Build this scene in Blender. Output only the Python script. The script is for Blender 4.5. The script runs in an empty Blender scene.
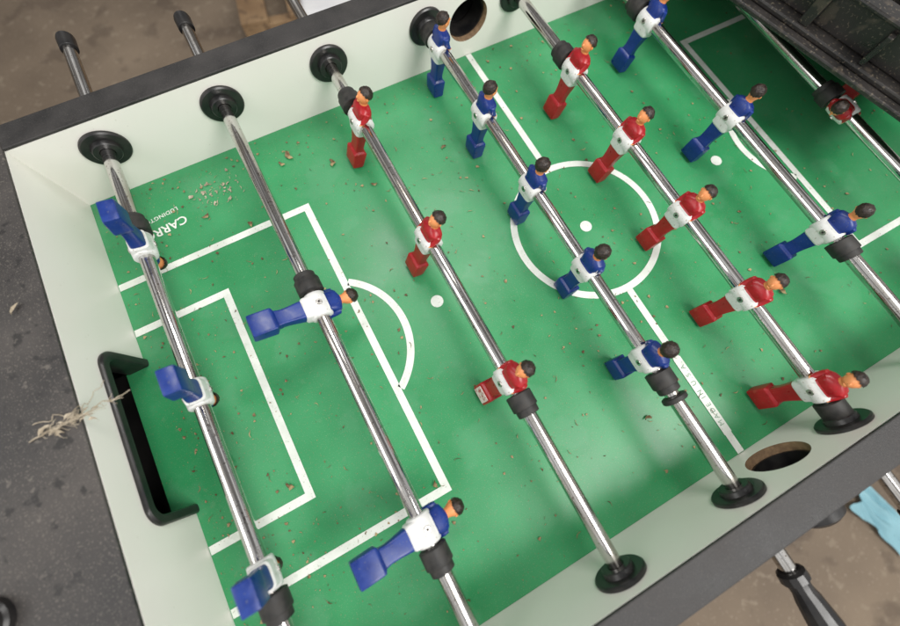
import bpy, bmesh, random
from math import *
from mathutils import Vector, Matrix, noise
random.seed(7)
S=bpy.context.scene
COL=S.collection
W,L,H,h=.3506,.6056,.1164,.0737
TH=.034
# ---------------------------------------------------------------- helpers
def link(o,parent=None):
    COL.objects.link(o)
    if parent is not None: o.parent=parent
    return o
def meshobj(name,bm,mats,parent=None,smooth=False,loc=(0,0,0),rot=(0,0,0)):
    me=bpy.data.meshes.new(name)
    bmesh.ops.recalc_face_normals(bm,faces=bm.faces)
    bm.to_mesh(me);bm.free()
    for m in (mats if isinstance(mats,(list,tuple)) else [mats]): me.materials.append(m)
    if smooth:
        for p in me.polygons:p.use_smooth=True
    o=bpy.data.objects.new(name,me);o.location=loc;o.rotation_euler=rot
    return link(o,parent)
def empty(name,loc=(0,0,0),rot=(0,0,0)):
    o=bpy.data.objects.new(name,None);o.location=loc;o.rotation_euler=rot;o.empty_display_size=.02
    return link(o)
def tag(o,label,cat,group=None):
    o["label"]=label;o["category"]=cat
    if group:o["group"]=group
def add_box(bm,x0,x1,y0,y1,z0,z1,mi=0,bev=0,seg=2):
    r=bmesh.ops.create_cube(bm,size=1)
    vs=r['verts']
    for v in vs:
        v.co=Vector(((x0+x1)/2+v.co.x*(x1-x0),(y0+y1)/2+v.co.y*(y1-y0),(z0+z1)/2+v.co.z*(z1-z0)))
    fs={f for v in vs for f in v.link_faces}
    for f in fs:f.material_index=mi
    if bev>0:
        es={e for v in vs for e in v.link_edges}
        bmesh.ops.bevel(bm,geom=list(es),offset=bev,segments=seg,affect='EDGES',profile=.5)
def box(name,x0,x1,y0,y1,z0,z1,mats,parent=None,bev=0,**k):
    bm=bmesh.new();add_box(bm,x0,x1,y0,y1,z0,z1,0,bev);return meshobj(name,bm,mats,parent,**k)
def add_loft(bm,rings,mis=None,capa=True,capb=True):
    R=[[bm.verts.new(p) for p in r] for r in rings];n=len(R[0])
    for i in range(len(R)-1):
        for j in range(n):
            f=bm.faces.new((R[i][j],R[i][(j+1)%n],R[i+1][(j+1)%n],R[i+1][j]))
            f.material_index=mis[i] if mis else 0
            f.smooth=True
    if capa:
        f=bm.faces.new(R[0][::-1]);f.material_index=mis[0] if mis else 0
    if capb:
        f=bm.faces.new(R[-1]);f.material_index=mis[-1] if mis else 0
def add_lathe(bm,prof,n=28,axis='Y',c=(0,0,0),mis=None,capa=True,capb=True):
    rings=[]
    for t,r in prof:
        ring=[]
        for j in range(n):
            a=2*pi*j/n;u,v=r*cos(a),r*sin(a)
            p={'Y':(u,t,v),'X':(t,u,v),'Z':(u,v,t)}[axis]
            ring.append(Vector(p)+Vector(c))
        rings.append(ring)
    add_loft(bm,rings,mis,capa,capb)
def flatshade_sharp(o,ang=35):
    me=o.data
    for p in me.polygons:p.use_smooth=True
    bm=bmesh.new();bm.from_mesh(me)
    for e in bm.edges:
        if len(e.link_faces)==2: e.smooth = e.calc_face_angle(0)<radians(ang)
    bm.to_mesh(me);bm.free()
# ---------------------------------------------------------------- materials
def newmat(name):
    m=bpy.data.materials.new(name);m.use_nodes=True
    nt=m.node_tree;b=nt.nodes['Principled BSDF'];return m,nt,b
def N(nt,t,**k):
    n=nt.nodes.new(t)
    for a,v in k.items():
        if a in n.inputs: n.inputs[a].default_value=v
        else: setattr(n,a,v)
    return n
def noisemat(name,c1,c2,scale=40,rough=(.4,.5),bump=0,bscale=None,detail=6,lo=.35,hi=.65,metal=0,spec=.5,speck=None,coord='Object'):
    m,nt,b=newmat(name);lk=nt.links.new
    tc=N(nt,'ShaderNodeTexCoord');no=N(nt,'ShaderNodeTexNoise');no.inputs['Scale'].default_value=scale;no.inputs['Detail'].default_value=detail
    lk(tc.outputs[coord],no.inputs['Vector'])
    cr=N(nt,'ShaderNodeValToRGB');cr.color_ramp.elements[0].position=lo;cr.color_ramp.elements[1].position=hi
    cr.color_ramp.elements[0].color=(*c1,1);cr.color_ramp.elements[1].color=(*c2,1)
    lk(no.outputs['Fac'],cr.inputs['Fac']);out=cr.outputs['Color']
    sps=[] if not speck else (speck if isinstance(speck,list) else [speck])
    for sc,thr,col,amt in sps:
        n2=N(nt,'ShaderNodeTexNoise');n2.inputs['Scale'].default_value=sc;n2.inputs['Detail'].default_value=3
        lk(tc.outputs[coord],n2.inputs['Vector'])
        mr=N(nt,'ShaderNodeMapRange');mr.inputs['From Min'].default_value=thr;mr.inputs['From Max'].default_value=thr+.06;mr.inputs['To Max'].default_value=amt
        lk(n2.outputs['Fac'],mr.inputs['Value'])
        mx=N(nt,'ShaderNodeMix');mx.data_type='RGBA';mx.inputs[7].default_value=(*col,1)
        lk(mr.outputs[0],mx.inputs[0]);lk(out,mx.inputs[6]);out=mx.outputs[2]
    lk(out,b.inputs['Base Color'])
    mr=N(nt,'ShaderNodeMapRange');mr.inputs['To Min'].default_value=rough[0];mr.inputs['To Max'].default_value=rough[1]
    mr.inputs['From Min'].default_value=.3;mr.inputs['From Max'].default_value=.7
    lk(no.outputs['Fac'],mr.inputs['Value']);lk(mr.outputs[0],b.inputs['Roughness'])
    b.inputs['Metallic'].default_value=metal;b.inputs['Specular IOR Level'].default_value=spec
    if bump:
        n3=N(nt,'ShaderNodeTexNoise');n3.inputs['Scale'].default_value=bscale or scale*4;n3.inputs['Detail'].default_value=4
        lk(tc.outputs[coord],n3.inputs['Vector'])
        bp=N(nt,'ShaderNodeBump');bp.inputs['Strength'].default_value=bump;bp.inputs['Distance'].default_value=.001
        lk(n3.outputs['Fac'],bp.inputs['Height']);lk(bp.outputs[0],b.inputs['Normal'])
    return m
M_field=noisemat('field_green',(.026,.238,.084),(.040,.292,.112),9,(.28,.46),.04,300,spec=.5,speck=[(14,.56,(.080,.30,.145),.35),(110,.63,(.10,.27,.13),.3),(420,.63,(.19,.16,.08),.5),(900,.63,(.36,.38,.27),.45)])
M_line=noisemat('line_white',(.66,.70,.64),(.80,.83,.78),40,(.35,.5),speck=[(500,.64,(.2,.25,.15),.5),(60,.62,(.5,.58,.48),.4)])
M_wall=noisemat('wall_white',(.86,.82,.765),(.88,.85,.80),6,(.3,.45),.03,200,speck=[(260,.72,(.35,.3,.22),.4)])
M_rim=noisemat('rim_charcoal',(.016,.015,.015),(.036,.033,.032),25,(.45,.65),.5,900,speck=(800,.61,(.10,.09,.08),.5))
M_top=noisemat('dusty_top',(.020,.018,.018),(.070,.062,.057),9,(.45,.7),.4,900,lo=.35,hi=.72,speck=[(750,.60,(.20,.18,.15),.5),(60,.60,(.012,.011,.011),.8),(90,.66,(.17,.15,.13),.5)])
M_black=noisemat('black_plastic',(.010,.010,.011),(.024,.022,.021),60,(.28,.42),.05,400)
M_crate=noisemat('crate_plastic',(.010,.010,.010),(.034,.030,.028),14,(.20,.5),.15,350,speck=[(300,.60,(.18,.15,.11),.5),(40,.60,(.08,.065,.05),.6)])
M_rubber=noisemat('black_rubber',(.012,.012,.012),(.034,.031,.028),120,(.5,.7),.1,600)
M_blue=noisemat('blue_plastic',(.003,.022,.165),(.006,.034,.225),80,(.26,.46),.04,300,speck=[(500,.64,(.10,.11,.16),.6),(140,.66,(.03,.06,.2),.6)])
M_red=noisemat('red_plastic',(.33,.005,.010),(.43,.010,.016),80,(.26,.46),.04,300,speck=[(500,.64,(.25,.08,.06),.6),(140,.66,(.45,.08,.06),.5)])
M_worn=noisemat('worn_paint',(.42,.10,.09),(.72,.62,.58),260,(.5,.6),.1,500,lo=.38,hi=.52)
M_white=noisemat('white_plastic',(.68,.68,.67),(.78,.78,.76),90,(.3,.45),.02,300,speck=[(300,.63,(.3,.25,.18),.6),(90,.62,(.5,.47,.40),.5)])
M_skin=noisemat('skin_plastic',(.76,.26,.085),(.86,.34,.13),60,(.35,.5),speck=(400,.66,(.4,.16,.07),.4))
M_hair=noisemat('hair_brown',(.010,.006,.004),(.035,.020,.013),280,(.35,.55),.8,420)
M_mdf=noisemat('mdf_edge',(.16,.095,.05),(.26,.165,.09),200,(.7,.9),.3,500)
M_dark=noisemat('dark_inside',(.006,.006,.006),(.014,.012,.011),30,(.6,.8))
M_bolt=noisemat('bolt_steel',(.42,.40,.37),(.62,.6,.57),300,(.25,.4),metal=1)
M_socket=noisemat('bolt_socket',(.03,.028,.025),(.06,.055,.05),300,(.5,.6))
M_ink=noisemat('label_ink',(.16,.28,.19),(.24,.36,.26),60)
M_floor=noisemat('concrete',(.12,.087,.060),(.255,.195,.138),2.2,(.6,.8),.2,40,lo=.3,hi=.7,speck=[(30,.60,(.32,.26,.19),.5),(7,.58,(.09,.063,.045),.5),(120,.63,(.38,.32,.25),.5)])
M_wood=noisemat('pallet_wood',(.20,.12,.06),(.36,.24,.13),6,(.6,.8),.3,60,speck=(20,.58,(.10,.06,.035),.6))
M_cloth=noisemat('light_blue_cloth',(.24,.46,.53),(.30,.54,.61),12,(.8,.9),.05,200)
M_bag=noisemat('white_bag',(.7,.7,.72),(.8,.8,.8),8,(.4,.5))
M_leaf=noisemat('dry_leaf',(.10,.055,.022),(.40,.31,.16),70,(.6,.8),.3,500,lo=.4,hi=.6)
M_twig=noisemat('dry_twig',(.27,.22,.15),(.50,.43,.33),90,(.6,.8),.3,500)
# chrome
M_chrome,nt,b=newmat('chrome_rod');lk=nt.links.new
tc=N(nt,'ShaderNodeTexCoord');mp=N(nt,'ShaderNodeMapping');mp.inputs['Scale'].default_value=(60,9,60);lk(tc.outputs['Object'],mp.inputs['Vector'])
no=N(nt,'ShaderNodeTexNoise');no.inputs['Scale'].default_value=1.6;no.inputs['Detail'].default_value=8;lk(mp.outputs[0],no.inputs['Vector'])
mr=N(nt,'ShaderNodeMapRange');mr.inputs['From Min'].default_value=.35;mr.inputs['From Max'].default_value=.7;mr.inputs['To Min'].default_value=.06;mr.inputs['To Max'].default_value=.24
lk(no.outputs['Fac'],mr.inputs['Value']);lk(mr.outputs[0],b.inputs['Roughness'])
cr=N(nt,'ShaderNodeValToRGB');cr.color_ramp.elements[0].position=.42;cr.color_ramp.elements[1].position=.70
cr.color_ramp.elements[0].color=(.68,.67,.66,1);cr.color_ramp.elements[1].color=(.38,.34,.29,1)
lk(no.outputs['Fac'],cr.inputs['Fac'])
n2=N(nt,'ShaderNodeTexNoise');n2.inputs['Scale'].default_value=350;n2.inputs['Detail'].default_value=3;lk(tc.outputs['Object'],n2.inputs['Vector'])
m2=N(nt,'ShaderNodeMapRange');m2.inputs['From Min'].default_value=.62;m2.inputs['From Max'].default_value=.68;m2.inputs['To Max'].default_value=.7;lk(n2.outputs['Fac'],m2.inputs['Value'])
mx=N(nt,'ShaderNodeMix');mx.data_type='RGBA';mx.inputs[7].default_value=(.16,.12,.09,1);lk(m2.outputs[0],mx.inputs[0]);lk(cr.outputs[0],mx.inputs[6]);lk(mx.outputs[2],b.inputs['Base Color'])
b.inputs['Metallic'].default_value=1
# ---------------------------------------------------------------- floor
bm=bmesh.new();bmesh.ops.create_grid(bm,x_segments=2,y_segments=2,size=12)
floor=meshobj('floor',bm,M_floor,loc=(0,0,-.75));floor['kind']='structure';floor['label']='worn tan concrete floor under the table'
# ---------------------------------------------------------------- table
T=empty('foosball_table',(0,0,-.75))
tag(T,'foosball table with green field, white walls and charcoal rim','foosball table')
TP=T
def tp(o): o.location.z+=.75;return o
XE=.86
bm=bmesh.new();add_box(bm,-L+.0001,L-.0001,-W+.0003,W-.0003,-.008,0)
for s in(-1,1):
    x0,x1=sorted((s*(L-.0001),s*(L+.024)));add_box(bm,x0,x1,-.0878,.0948,-.008,0)
tp(meshobj('playfield',bm,M_field,TP))
def cyl_cut(x,y,z,r,d):
    bm=bmesh.new();add_lathe(bm,[(-d,r),(d,r)],48,'Y')
    for f in bm.faces:f.material_index=1
    return meshobj('cut',bm,[M_wall,M_mdf],loc=(x,y,z))
def boolcut(o,c):
    md=o.modifiers.new('b','BOOLEAN');md.operation='DIFFERENCE';md.object=c;md.solver='EXACT'
    bpy.context.view_layer.update()
    dg=bpy.context.evaluated_depsgraph_get();me=bpy.data.meshes.new_from_object(o.evaluated_get(dg))
    o.modifiers.clear();o.data=me;bpy.data.objects.remove(c)
RT=.004
for sgn,hx,hz,hr in ((1,-.004,.058,.032),(-1,0,.053,.033)):
    w=box('wall',-L-.02,L+.02,min(sgn*W,sgn*(W+TH-.004)),max(sgn*W,sgn*(W+TH-.004)),-.09,H-RT,[M_wall,M_mdf])
    boolcut(w,cyl_cut(hx,sgn*(W+.015),hz,hr,.04))
    w.parent=TP;w.name='side_wall';tp(w)
    y0,y1=sorted((sgn*(W+TH-.004),sgn*(W+TH)))
    p=box('outer_panel',-XE,XE,y0,y1,-.13,H-RT,[M_rim,M_mdf])
    boolcut(p,cyl_cut(hx,sgn*(W+.03),hz,hr,.04));p.parent=TP;tp(p)
    y0,y1=sorted((sgn*W,sgn*(W+TH+.001)))
    tp(box('rim',-L,L,y0,y1,H-RT,H,M_rim,TP,bev=.0012))
    bm=bmesh.new();add_lathe(bm,[(W+.010,hr-.0006),(W+.010,hr-.003),(W+TH+.001,hr-.004),(W+TH+.002,hr+.004),(W+TH+.005,hr+.004),(W+TH+.006,.030),(W+TH+.032,.026),(W+TH+.037,.020),(W+TH+.037,.001)],40,'Y',capa=False)
    if sgn<0:
        for v in bm.verts:v.co.y*=-1
    c=meshobj('ball_cup',bm,M_black,TP,True);c.location=(hx,0,hz+.75);flatshade_sharp(c,40)
for sgn in (-1,1):
    x0,x1=sorted((sgn*L,sgn*(L+.02)))
    w=box('end_wall',x0,x1,-W,W,-.09,H-RT,[M_wall,M_mdf])
    bm=bmesh.new();add_box(bm,-.05,.05,-.088,.095,-.2,.066,1)
    boolcut(w,meshobj('cut',bm,[M_wall,M_mdf],loc=(sgn*L,0,0)))
    w.parent=TP;tp(w)
    x0,x1=sorted((sgn*L,sgn*XE))
    tp(box('end_top',x0,x1,-W-TH-.001,W+TH+.001,H-RT+.0002,H+.0002,M_top,TP,bev=.0012))
    x0,x1=sorted((sgn*(XE-.004),sgn*XE))
    tp(box('end_panel',x0,x1,-W-TH+.004,W+TH-.004,-.13,H-RT,M_rim,TP))
    x0,x1=sorted((sgn*(L+.021),sgn*(L+.14)))
    tp(box('goal_box',x0,x1,-.12,.12,-.07,-.05,M_dark,TP))
    def path(y0,y1,z1,r,n=8):
        pts=[(y0,0)]
        for i in range(n+1):
            a=pi-(pi/2)*i/n;pts.append((y0+r+r*cos(a),z1-r+r*sin(a)))
        for i in range(n+1):
            a=pi/2-(pi/2)*i/n;pts.append((y1-r+r*cos(a),z1-r+r*sin(a)))
        pts.append((y1,0));return pts
    A=path(-.0965,.1040,.0755,.021);B=path(-.0862,.0932,.0645,.013)
    bm=bmesh.new();rings=[]
    for (a,bq) in zip(A,B):
        av=Vector((0,*a));bv=Vector((0,*bq));d=(bv-av)
        prof=[(0.,0.),(.0025,0.),(.0045,.15),(.0050,.5),(.0045,.85),(.0025,1.),(-.02,1.)]
        rings.append([av+d*t+Vector((x,0,0)) for x,t in prof])
    add_loft(bm,rings)
    if sgn>0:
        for v in bm.verts:v.co.x*=-1
    o=meshobj('goal_frame',bm,M_black,TP);o.location=(sgn*L,0,.7505);flatshade_sharp(o,40)
bm=bmesh.new();add_lathe(bm,[(0,.019),(.006,.019),(.008,.0165),(.014,.015),(.016,.012)],28,'Z')
o=meshobj('score_knob',bm,M_black,TP);o.location=(-.709,-.106,H+.7505);flatshade_sharp(o,35)
tp(box('bottom_panel',-XE+.004,XE-.004,-W-TH+.004,W+TH-.004,-.13,-.11,M_dark,TP))
for sx in(-1,1):
    for sy in(-1,1):
        bm=bmesh.new();add_box(bm,-.04,.04,-.04,.04,0,.62,0,.004);add_lathe(bm,[(0,.03),(.012,.03)],20,'Z')
        o=meshobj('leg',bm,M_rim,TP);o.location=(sx*(XE-.06),sy*(W+TH-.06),0)
# markings
ZL=.0006;lw=.0096
class Mk:
    def __init__(s,name): s.n=name;s.bm=bmesh.new()
    def quad(s,x0,x1,y0,y1):
        s.bm.faces.new([s.bm.verts.new(p) for p in((x0,y0,ZL),(x1,y0,ZL),(x1,y1,ZL),(x0,y1,ZL))])
    def line(s,pts):
        n=len(pts);P=[Vector((*p,ZL)) for p in pts];l=[];r=[]
        for i in range(n):
            d0=(P[i]-P[i-1]).normalized() if i else (P[1]-P[0]).normalized()
            d1=(P[i+1]-P[i]).normalized() if i<n-1 else d0
            n0=Vector((-d0.y,d0.x,0));n1=Vector((-d1.y,d1.x,0));m=(n0+n1).normalized();k=lw/2/max(m.dot(n0),.2)
            l.append(s.bm.verts.new(P[i]+m*k));r.append(s.bm.verts.new(P[i]-m*k))
        for i in range(n-1): s.bm.faces.new((l[i],r[i],r[i+1],l[i+1]))
    def disc(s,cx,cy,r):
        s.bm.faces.new([s.bm.verts.new((cx+r*cos(2*pi*i/28),cy+r*sin(2*pi*i/28),ZL)) for i in range(28)])
    def done(s): return tp(meshobj(s.n,s.bm,M_line,TP))
def arcpts(cx,cy,r,a0,a1,n=64): return [(cx+r*cos(a0+(a1-a0)*i/n),cy+r*sin(a0+(a1-a0)*i/n)) for i in range(n+1)]
R0=.1045
m=Mk('halfway_line');m.quad(-lw/2,lw/2,R0+lw/2-.0003,W-.001);m.done()
m=Mk('halfway_line');m.quad(-lw/2,lw/2,-W+.001,-R0-lw/2+.0003);m.done()
m=Mk('centre_circle');m.line(arcpts(0,0,R0,0,2*pi,96));m.done()
m=Mk('centre_spot');m.disc(0,0,.0085);m.done()
for s in(-1,1):
    m=Mk('penalty_spot');m.disc(s*.2423,0,.0085);m.done()
    for nm,a,b_ in(('penalty_area_line',.3409,.2104),('goal_area_line',.4842,.1409)):
        m=Mk(nm);m.line([(s*(L-.001),b_),(s*a,b_),(s*a,-b_),(s*(L-.001),-b_)]);m.done()
    al=acos((.390-.3409+lw/2)/.0965)
    m=Mk('penalty_arc')
    m.line(arcpts(-.390,0,.0965,-al,al,40) if s<0 else arcpts(.390,0,.0965,pi-al,pi+al,40));m.done()
def text(body,size,loc,rot,mat,bold=0,sp=1.0):
    cu=bpy.data.curves.new('t','FONT');cu.body=body;cu.size=size;cu.align_x='CENTER';cu.align_y='CENTER';cu.offset=bold;cu.space_character=sp
    o=bpy.data.objects.new('t',cu);COL.objects.link(o);bpy.context.view_layer.update()
    me=bpy.data.meshes.new_from_object(o.evaluated_get(bpy.context.evaluated_depsgraph_get()))
    bpy.data.objects.remove(o);me.materials.clear();me.materials.append(mat)
    t=bpy.data.objects.new('lettering',me);t.location=loc;t.rotation_euler=rot;link(t,TP);tp(t);return t
text('CARROM',.0180,(-.532,.267,.0007),(0,0,pi+.10),M_line,.0003)
text('LUDINGTON, MI',.0086,(-.535,.288,.0007),(0,0,pi+.10),M_line,.0001,1.1)
bm=bmesh.new();add_box(bm,-.0056,.0056,-.324,-.216,.0007,.0010)
tp(meshobj('label_strip',bm,M_line,TP))
text('MADE IN U.S.A.',.0090,(0,-.268,.0013),(0,0,pi/2),M_ink,0,1.5)
# bearings
bmB=bmesh.new()
add_lathe(bmB,[(0,.0265),(-.003,.0265),(-.0045,.0250),(-.0045,.0165),(-.009,.0155),(-.010,.0145),(-.010,.0084),(.0,.0084)],40,'Y',capa=True,capb=False)
first=None
for i in range(8):
    for sgn in(1,-1):
        if first is None:
            o=meshobj('rod_bearing',bmB,M_black,TP);flatshade_sharp(o,30);first=o
        else: o=link(first.copy(),TP)
        o.location=((i-3.5)*.15,sgn*W,h+.75);o.rotation_euler=(0,0,0 if sgn>0 else pi)
# ---------------------------------------------------------------- players
def superring(z,hy,hx,xo,n,k=32):
    out=[]
    for j in range(k):
        a=2*pi*j/k;c,s_=cos(a),sin(a)
        out.append(Vector((xo+hx*copysign(abs(c)**(2/n),c),hy*copysign(abs(s_)**(2/n),s_),z)))
    return out
SEC=[ # z,hy,hx,xo,n,mat (0 team,1 white,2 skin)
(-.0732,.0120,.0066,.0010,16,0),(-.0728,.0126,.0074,.0010,16,0),(-.0705,.0128,.0082,.0008,16,0),(-.0510,.0128,.0094,0,16,0),(-.0490,.0127,.0092,0,16,0),(-.0480,.0122,.0086,0,14,0),
(-.0462,.0096,.0064,0,9,0),(-.0400,.0088,.0058,0,9,0),(-.0310,.0094,.0064,0,8,0),(-.0230,.0104,.0074,0,7,0),(-.0175,.0112,.0084,0,5,1),(-.0155,.0128,.0102,0,5,1),
(-.006,.0136,.0120,0,5,1),(.004,.0136,.0120,0,5,1),(.0095,.0126,.0102,0,4,0),(.0110,.0122,.0092,0,4,0),(.0165,.0138,.0092,.0005,3.6,0),(.0205,.0144,.0086,.0005,3,0),
(.0235,.0122,.0072,0,2.5,0),(.0252,.0078,.0060,0,2.2,0),(.0260,.0054,.0054,0,2,2),(.0285,.0052,.0052,.0002,2,2),(.0305,.0060,.0066,.0008,2,2),(.0335,.0072,.0082,.0010,2,2),(.0380,.0076,.0084,.0008,2,2),
(.0415,.0070,.0074,.0002,2,2),(.0440,.0052,.0054,0,2,2),(.0455,.0026,.0028,0,2,2)]
def make_player(team):
    mat=M_blue if team=='blue' else M_red
    bm=bmesh.new()
    add_loft(bm,[superring(*s_[:5]) for s_ in SEC],[s_[5] for s_ in SEC[:-1]])
    def blob(c,r,mi,seg=10):
        g=bmesh.ops.create_uvsphere(bm,u_segments=seg,v_segments=8,radius=1)
        for v in g['verts']: v.co=Vector((c[0]+v.co.x*r[0],c[1]+v.co.y*r[1],c[2]+v.co.z*r[2]))
        for f in {f for v in g['verts'] for f in v.link_faces}: f.material_index=mi;f.smooth=True
    blob((.0095,0,.0362),(.0018,.0012,.0022),2)
    blob((.0078,0,.0312),(.0016,.0022,.0014),2)
    for s_ in(-1,1): blob((.0,s_*.0079,.0360),(.0014,.0010,.0020),2)
    for s_ in(-1,1):
        rings=[]
        for z,r,x in((.0215,.0018,0),(.0205,.0034,0),(.016,.0040,.0006),(.011,.0038,.0028),(.0075,.0032,.0055),(.0060,.0026,.0075),(.0052,.0012,.0082)):
            rings.append([Vector((x+r*1.15*cos(2*pi*j/12),s_*.0134+r*sin(2*pi*j/12),z)) for j in range(12)])
        add_loft(bm,rings,[0,0,0,0,2,2])
    body=meshobj('player',bm,[mat,M_white,M_skin])
    flatshade_sharp(body,28)
    bm=bmesh.new();add_lathe(bm,[(-.0150,.0095),(-.0148,.0112),(-.0138,.0124),(-.006,.0131),(.006,.0131),(.0138,.0124),(.0148,.0112),(.0150,.0095)],32,'Y')
    hub=meshobj('hub',bm,M_white);flatshade_sharp(hub,50)
    bm=bmesh.new()
    for sg in(-1,1):
        add_lathe(bm,[(sg*.010,.0036),(sg*.0138,.0036),(sg*.0142,.0032),(sg*.0142,.0014)],24,'X',capa=False,capb=False)
        add_lathe(bm,[(sg*.0142,.0014),(sg*.0134,.0013)],6,'X',mis=[1],capa=False,capb=True)
    bolt=meshobj('bolt',bm,[M_bolt,M_socket]);flatshade_sharp(bolt,40)
    bm=bmesh.new();bmesh.ops.create_icosphere(bm,subdivisions=4,radius=1)
    for v in bm.verts:
        d=v.co.copy();nz=abs(noise.noise(d*3.5))*.12+abs(noise.noise(d*8))*.12
        v.co=Vector((-.0007+d.x*.0091*(1+nz),d.y*.0085*(1+nz),.0386+d.z*.0086*(1+nz)))
    kill=[v for v in bm.verts if v.co.z < .0372+ .62*max(v.co.x+.002,-.008)+.0010*noise.noise(v.co*500)]
    bmesh.ops.delete(bm,geom=kill,context='VERTS')
    hair=meshobj('hair',bm,M_hair,smooth=True)
    for o in(hub,bolt,hair):o.parent=body
    return body
tmpl={'blue':make_player('blue'),'red':make_player('red')}
used={'blue':False,'red':False}
def put_player(team,rod,y):
    b=tmpl[team]
    if not used[team]:
        used[team]=True;n=b
    else:
        n=b.copy();COL.objects.link(n)
        for c in [c for c in b.children if not c.name.startswith('worn')]:
            k=c.copy();COL.objects.link(k);k.parent=n
    n.parent=rod;n.location=(0,y,0);n.rotation_euler=(0,0,0 if team=='blue' else pi);return n
RODS=[
(0,'blue',-3.37,[.1973,.0070,-.1850],[.2275,-.2145],.545,-.52,'near'),
(1,'blue',-1.926,[.0370,-.2219],[.0672,-.2520],.512,-.62,'near'),
(2,'red',-.322,[.2455,.0550,-.1357],[.2800,-.1660],.56,-.405,'far'),
(3,'blue',-.125,[.3082,.1832,.0592,-.0656,-.1889],[.3360,-.2192],.50,-.438,'near'),
(4,'red',-.219,[.1892,.0627,-.0607,-.1852,-.3066],[.2195,-.3365],.58,-.47,'far'),
(5,'blue',-.272,[.2162,.0262,-.1656],[.2470,-.1960],.50,-.55,'near'),
(6,'red',1.05,[-.0370,-.2980],[-.0060,-.3290],.50,-.56,'far'),
(7,'red',-.2,[.19,0.,-.19],[.22,-.22],.56,-.5,'far')]
desc={0:'chrome rod with three blue players turned upside down',1:'chrome rod with two blue players kicked back level',2:'chrome rod with three red players',3:'chrome rod with five blue players hanging upright',
4:'chrome rod with five red players',5:'chrome rod with three blue players in front of the goal area',6:'chrome rod with two red players partly under black crate',7:'chrome rod with three red players under black crate'}
for i,team,th,ys,bs,fe,ne,hs in RODS:
    R=empty('foosball_rod',((i-3.5)*.15,0,h),(0,-th,0));tag(R,desc[i],'foosball rod','foosball rods across the table')
    bm=bmesh.new();add_lathe(bm,[(ne,.0078),(ne+.0008,.0080),(fe-.0008,.0080),(fe,.0078)],36,'Y')
    o=meshobj('bar',bm,M_chrome,R);flatshade_sharp(o,40)
    for y in ys:
        pl=put_player(team,R,y)
        if i==2 and y<-.1:
            bm=bmesh.new();add_box(bm,.0070,.0102,-.0098,.0098,-.0700,-.0520,0,.0006)
            k=meshobj('worn_paint_patch',bm,M_worn,pl)
    for y in bs:
        bm=bmesh.new();s_=1 if y>0 or (i==6 and y>-.1) else -1
        pr=[(-.0125,.0135),(-.0118,.0145),(.004,.0145),(.0050,.0138),(.0052,.0125),(.0118,.0122),(.0125,.0112)]
        add_lathe(bm,[(p*s_,r) for p,r in pr],32,'Y')
        o=meshobj('rubber_bumper',bm,M_rubber,R,loc=(0,y,0));flatshade_sharp(o,40)
    if i==3:
        bm=bmesh.new();add_lathe(bm,[(-.003,.0128),(-.002,.0138),(.002,.0138),(.003,.0128)],32,'Y')
        o=meshobj('rubber_ring',bm,M_rubber,R,loc=(0,-.2400,0));flatshade_sharp(o,40)
    e=fe if hs=='near' else ne;d=1 if hs=='near' else -1
    bm=bmesh.new();add_lathe(bm,[(e-d*.022,.0090),(e-d*.021,.0102),(e-d*.002,.0108),(e+d*.002,.0100),(e+d*.004,.006)],28,'Y')
    o=meshobj('end_cap',bm,M_black,R);flatshade_sharp(o,40)
    e=ne if hs=='near' else fe;d=-d
    bm=bmesh.new();pr=[(-.010,.0105),(-.008,.0132),(.000,.0136),(.002,.0105),(.010,.0100),(.018,.0120),(.045,.0150),(.085,.0142),(.110,.0160),(.120,.0148),(.124,.0090)]
    add_lathe(bm,[(e+d*p,r) for p,r in pr],12,'Y')
    o=meshobj('handle',bm,M_black,R);flatshade_sharp(o,25)
# ---------------------------------------------------------------- black crate on top
ang=radians(14.3)
C=empty('plastic_crate',(.370,-.150,H+.001),(0,0,ang));tag(C,'dusty black moulded plastic crate resting on the table rim','crate')
bm=bmesh.new();add_box(bm,0,.52,0,.62,0,.007,0,.002);add_box(bm,.012,.51,.012,.61,.007,.014,0,.002)
meshobj('flange',bm,M_crate,C)
bm=bmesh.new()
def wallx(x0,x1,y0,y1,z0,z1,b_=.002): add_box(bm,x0,x1,y0,y1,z0,z1,0,b_)
wallx(.030,.040,.03,.59,.014,.054);wallx(.480,.490,.03,.59,.014,.054)
wallx(.0402,.4798,.03,.040,.014,.054);wallx(.0402,.4798,.58,.59,.014,.054)
wallx(.024,.052,.024,.596,.054,.060,.002)
for k in range(7): wallx(.0165,.0298,.055+k*.083,(.062 if k%2 else .069)+k*.083,.014,.050,.001)
meshobj('side_wall',bm,M_crate,C)
bm=bmesh.new();wallx(.0405,.4795,.0405,.5795,.014,.020,.001)
for k,(a_,z_) in enumerate(((.10,.040),(.215,.046),(.31,.036),(.405,.048),(.50,.040))): wallx(.060,.475,a_,a_+.007,.020,z_,.0015)
for x,z_ in((.130,.036),(.255,.042),(.370,.036)): wallx(x,x+.006,.045,.575,.020,z_,.0015)
meshobj('tray_floor',bm,M_crate,C)
bm=bmesh.new()
wallx(.060,.112,.225,.295,.020,.062,.006);wallx(.068,.104,.234,.286,.062,.068,.002)
wallx(.145,.240,.125,.195,.020,.058,.006);wallx(.156,.229,.135,.185,.058,.063,.002)
wallx(.145,.245,.325,.395,.020,.072,.010);wallx(.160,.228,.340,.381,.072,.080,.003)
wallx(.270,.360,.230,.300,.020,.066,.006)
meshobj('moulded_block',bm,M_crate,C)['kind']='stuff'
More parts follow.
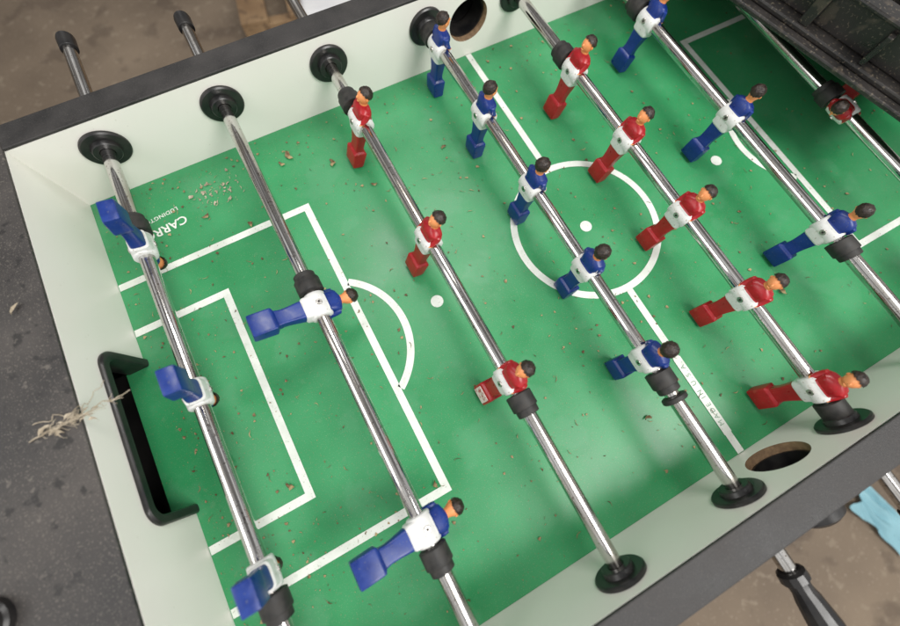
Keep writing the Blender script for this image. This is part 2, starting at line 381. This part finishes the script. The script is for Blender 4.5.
# ---------------------------------------------------------------- floor items
P=empty('wooden_pallet',(.29,1.81,-.75),(0,0,-.2));tag(P,'worn wooden pallet lying on the concrete floor','pallet')
for k in range(3): box('stringer',-.5,.5,-.45+k*.42,-.41+k*.42,0,.09,M_wood,P,bev=.003)
for k in range(6): box('board',-.5+k*.18,-.40+k*.18,-.45,.43,.0905,.108,M_wood,P,bev=.002)
bm=bmesh.new();bmesh.ops.create_grid(bm,x_segments=60,y_segments=60,size=1)
for v in bm.verts:
    x,y=v.co.x,v.co.y;k=1+.4*noise.noise(Vector((x*1.2,y*1.2,3)))
    v.co=Vector((x*.046*k+.025*y,y*.088*k+.01*noise.noise(Vector((x*3,y*3,7))),.008+.026*abs(noise.noise(Vector((x*1.4,y*1.4,0))))))
o=meshobj('cloth_rag',bm,M_cloth,loc=(.712,-1.0,-.745),rot=(0,0,.5),smooth=True);tag(o,'crumpled pale blue cloth rag on the concrete floor','rag')
bm=bmesh.new();add_box(bm,-.13,.13,-.13,.13,0,.05,0,.02,3)
for v in bm.verts: v.co+=Vector((noise.noise(v.co*7),noise.noise(v.co*7+Vector((5,0,0))),0))*.02
o=meshobj('storage_sack',bm,M_bag,loc=(.075,1.445,-.6415),rot=(0,0,-.3),smooth=True);tag(o,'white plastic sack lying on a wooden pallet','sack')
# ---------------------------------------------------------------- litter
def leafmesh(bm,c,s,rz,curl,wd=.38):
    n=5;m=Matrix.Rotation(rz,3,'Z');rows=[]
    for i in range(n+1):
        t=i/n;w=s*wd*sin(pi*(.06+.9*t))*(.45+1.1*random.random());row=[]
        for j in(-1,0,1):
            p=Vector((s*(t-.5),j*w+s*.15*sin(t*4),curl*s*(abs(j)*.5+(t-.5)**2*1.6)*(0.4+.8*random.random())))
            row.append(bm.verts.new(Vector(c)+m@p))
        rows.append(row)
    for i in range(n):
        for j in range(2): bm.faces.new((rows[i][j],rows[i][j+1],rows[i+1][j+1],rows[i+1][j]))
bm=bmesh.new()
clus=[(random.uniform(-L+.03,.5),random.uniform(-W+.03,W-.03)) for _ in range(34)]
for k in range(3000):
    x=-L+.01+(2*L-.02)*(random.random()**1.3);y=random.uniform(-W+.01,W-.01)
    q=random.random()
    if q<.15: y=W-.006-abs(random.gauss(0,.04))
    elif q<.25: x=-L+.004+abs(random.gauss(0,.05))
    elif q<.55:
        c_=random.choice(clus);x=c_[0]+random.gauss(0,.03);y=c_[1]+random.gauss(0,.03)
    x=min(max(x,-L+.004),L-.01);y=min(max(y,-W+.004),W-.004)
    s=random.choice([.0006,.0008,.0009,.0010,.0012,.0014,.0016,.0020,.0030,.0042]);leafmesh(bm,(x,y,.0009),s,random.random()*6.3,.18,random.choice([.12,.2,.35,.5]))
for k in range(200):
    x=random.uniform(-L+.01,.45);y=random.uniform(-W+.01,W-.01)
    leafmesh(bm,(x,y,.0011),random.uniform(.004,.010),random.random()*6.3,.06,.05)
o=meshobj('leaf_litter',bm,M_leaf);o['kind']='stuff';o['label']='tiny brown leaf crumbs scattered on the green field'
bm=bmesh.new()
for k in range(70):
    leafmesh(bm,(-.445+random.gauss(0,.018),.292+random.gauss(0,.012),.0012),random.uniform(.0015,.008),random.random()*6.3,.1,random.choice([.07,.12,.3]))
o=meshobj('chaff',bm,M_twig);o['kind']='stuff';o['label']='pale dry chaff gathered on the green field'
for (x,y,s,c) in [(-.25,-.13,.019,.4),(.19,-.21,.015,.4),(-.28,.26,.013,.2),(-.33,.30,.016,.2),(-.345,.292,.010,.2),(-.47,.26,.010,.2),(-.42,.22,.009,.3),(-.55,-.06,.010,.3),(-.35,-.20,.009,.3),(-.12,.21,.009,.2),(-.20,.32,.012,.2),(-.50,-.12,.011,.3),(-.08,-.26,.01,.3),(-.24,.20,.009,.3)]:
    bm=bmesh.new();leafmesh(bm,(0,0,0),s,random.random()*6,c,.26)
    o=meshobj('dry_leaf',bm,M_leaf,loc=(x,y,.0016));tag(o,'curled dry brown leaf lying on the green field','leaf','dry leaves on the field')
bm=bmesh.new();leafmesh(bm,(0,0,0),.012,1.0,.3,.22)
o=meshobj('dry_leaf',bm,M_twig,loc=(-.632,.155,H+.002));tag(o,'small pale dry leaf lying on the charcoal table top','leaf')
def tube(bm,pts,r0,r1,n=7):
    rings=[]
    for i,p in enumerate(pts):
        a=pts[max(i-1,0)];b_=pts[min(i+1,len(pts)-1)];d=(b_-a).normalized()
        u=d.cross(Vector((0,0,1))).normalized();v=d.cross(u);r=r0+(r1-r0)*i/(len(pts)-1)
        rings.append([p+u*r*cos(2*pi*j/n)+v*r*sin(2*pi*j/n) for j in range(n)])
    add_loft(bm,rings)
bm=bmesh.new()
def wob(a,b_,n,amp,seed):
    return [Vector(a).lerp(Vector(b_),i/n)+Vector((noise.noise(Vector((i*.35,seed,0))),noise.noise(Vector((i*.35,seed,5))),.4*abs(noise.noise(Vector((i*.35,seed,9))))))*amp for i in range(n+1)]
stem=wob((-.650,.022,.0012),(-.553,.022,.008),22,.006,1)
tube(bm,stem,.0007,.0004)
tube(bm,wob((-.644,.036,.0012),(-.600,.028,.004),14,.006,2),.0005,.0003)
tube(bm,wob((-.600,.026,.004),(-.572,.042,.009),12,.005,3),.0004,.0003)
for k in range(46):
    p=stem[min(int(random.triangular(1,19,8)),21)];a_=random.uniform(-.5,.9)*random.choice((1,1,1,-1));ln=random.uniform(.006,.018)
    q=p+Vector((cos(a_)*ln,sin(a_)*ln,random.uniform(0,.003)))
    tube(bm,wob(p,q,6,.003,k+20),.0003,.00018,5)
for k in range(16):
    p=stem[random.randint(4,12)];leafmesh(bm,(p.x+random.gauss(0,.004),p.y+random.gauss(0,.004),.003),random.uniform(.006,.013),random.uniform(-.5,.8),.12,.15)
o=meshobj('dry_twig',bm,M_twig,loc=(0,0,H));tag(o,'pale dry wispy twig lying on the charcoal table top','twig')
# ---------------------------------------------------------------- camera
cp=Vector((-.31666,-.13902,.50675));tg=Vector((-.23469,-.0225,0));fw=(tg-cp).normalized()
r=fw.cross(Vector((0,0,1))).normalized();u=r.cross(fw);ro=.12199
r2=r*cos(ro)+u*sin(ro);u2=-r*sin(ro)+u*cos(ro)
cam=bpy.data.cameras.new('camera');co=bpy.data.objects.new('camera',cam);COL.objects.link(co)
co.matrix_world=Matrix(((r2.x,u2.x,-fw.x,cp.x),(r2.y,u2.y,-fw.y,cp.y),(r2.z,u2.z,-fw.z,cp.z),(0,0,0,1)))
cam.sensor_width=36;cam.lens=394.18*36/900;cam.clip_start=.01;cam.clip_end=100
cam.dof.use_dof=True;cam.dof.focus_distance=.50;cam.dof.aperture_fstop=2.4
S.camera=co
# ---------------------------------------------------------------- light
w=bpy.data.worlds.new('World');S.world=w;w.use_nodes=True;nt=w.node_tree;bg=nt.nodes['Background'];lk=nt.links.new
tc=N(nt,'ShaderNodeTexCoord');mp=N(nt,'ShaderNodeMapping');mp.inputs['Scale'].default_value=(2.6,.8,1.0);lk(tc.outputs['Generated'],mp.inputs['Vector'])
no=N(nt,'ShaderNodeTexNoise');no.inputs['Scale'].default_value=1.7;no.inputs['Detail'].default_value=2;lk(mp.outputs[0],no.inputs['Vector'])
sx=N(nt,'ShaderNodeSeparateXYZ');lk(tc.outputs['Generated'],sx.inputs[0])
ma=N(nt,'ShaderNodeMath',operation='MULTIPLY_ADD');ma.inputs[1].default_value=-.12;lk(sx.outputs[1],ma.inputs[0]);lk(no.outputs['Fac'],ma.inputs[2])
cr=N(nt,'ShaderNodeValToRGB');cr.color_ramp.elements[0].position=.40;cr.color_ramp.elements[1].position=.60
cr.color_ramp.elements[0].color=(.16,.155,.15,1);cr.color_ramp.elements[1].color=(.94,.935,.92,1)
lk(ma.outputs[0],cr.inputs['Fac']);lk(cr.outputs[0],bg.inputs['Color']);bg.inputs['Strength'].default_value=.95
def area(name,loc,tgt,sx,sy,p,col):
    l=bpy.data.lights.new(name,'AREA');l.shape='RECTANGLE';l.size=sx;l.size_y=sy;l.energy=p;l.color=col
    o=bpy.data.objects.new(name,l);o.location=loc;o.rotation_euler=(Vector(tgt)-Vector(loc)).to_track_quat('-Z','Y').to_euler();COL.objects.link(o)
area('window_light',(.6,-1.2,2.0),(.1,0,0),1.3,.8,50,(1,.98,.95))
area('ceiling_light',(.15,.9,2.1),(.1,0,0),.8,.6,20,(1,.98,.95))
area('crate_fill_light',(-1.7,.1,1.5),(.3,.1,0),1.0,1.0,13,(1,.985,.96))  # added low fill from the left, brightens the field under the crate; no door
S.view_settings.view_transform='Standard';S.view_settings.look='None';S.view_settings.exposure=0
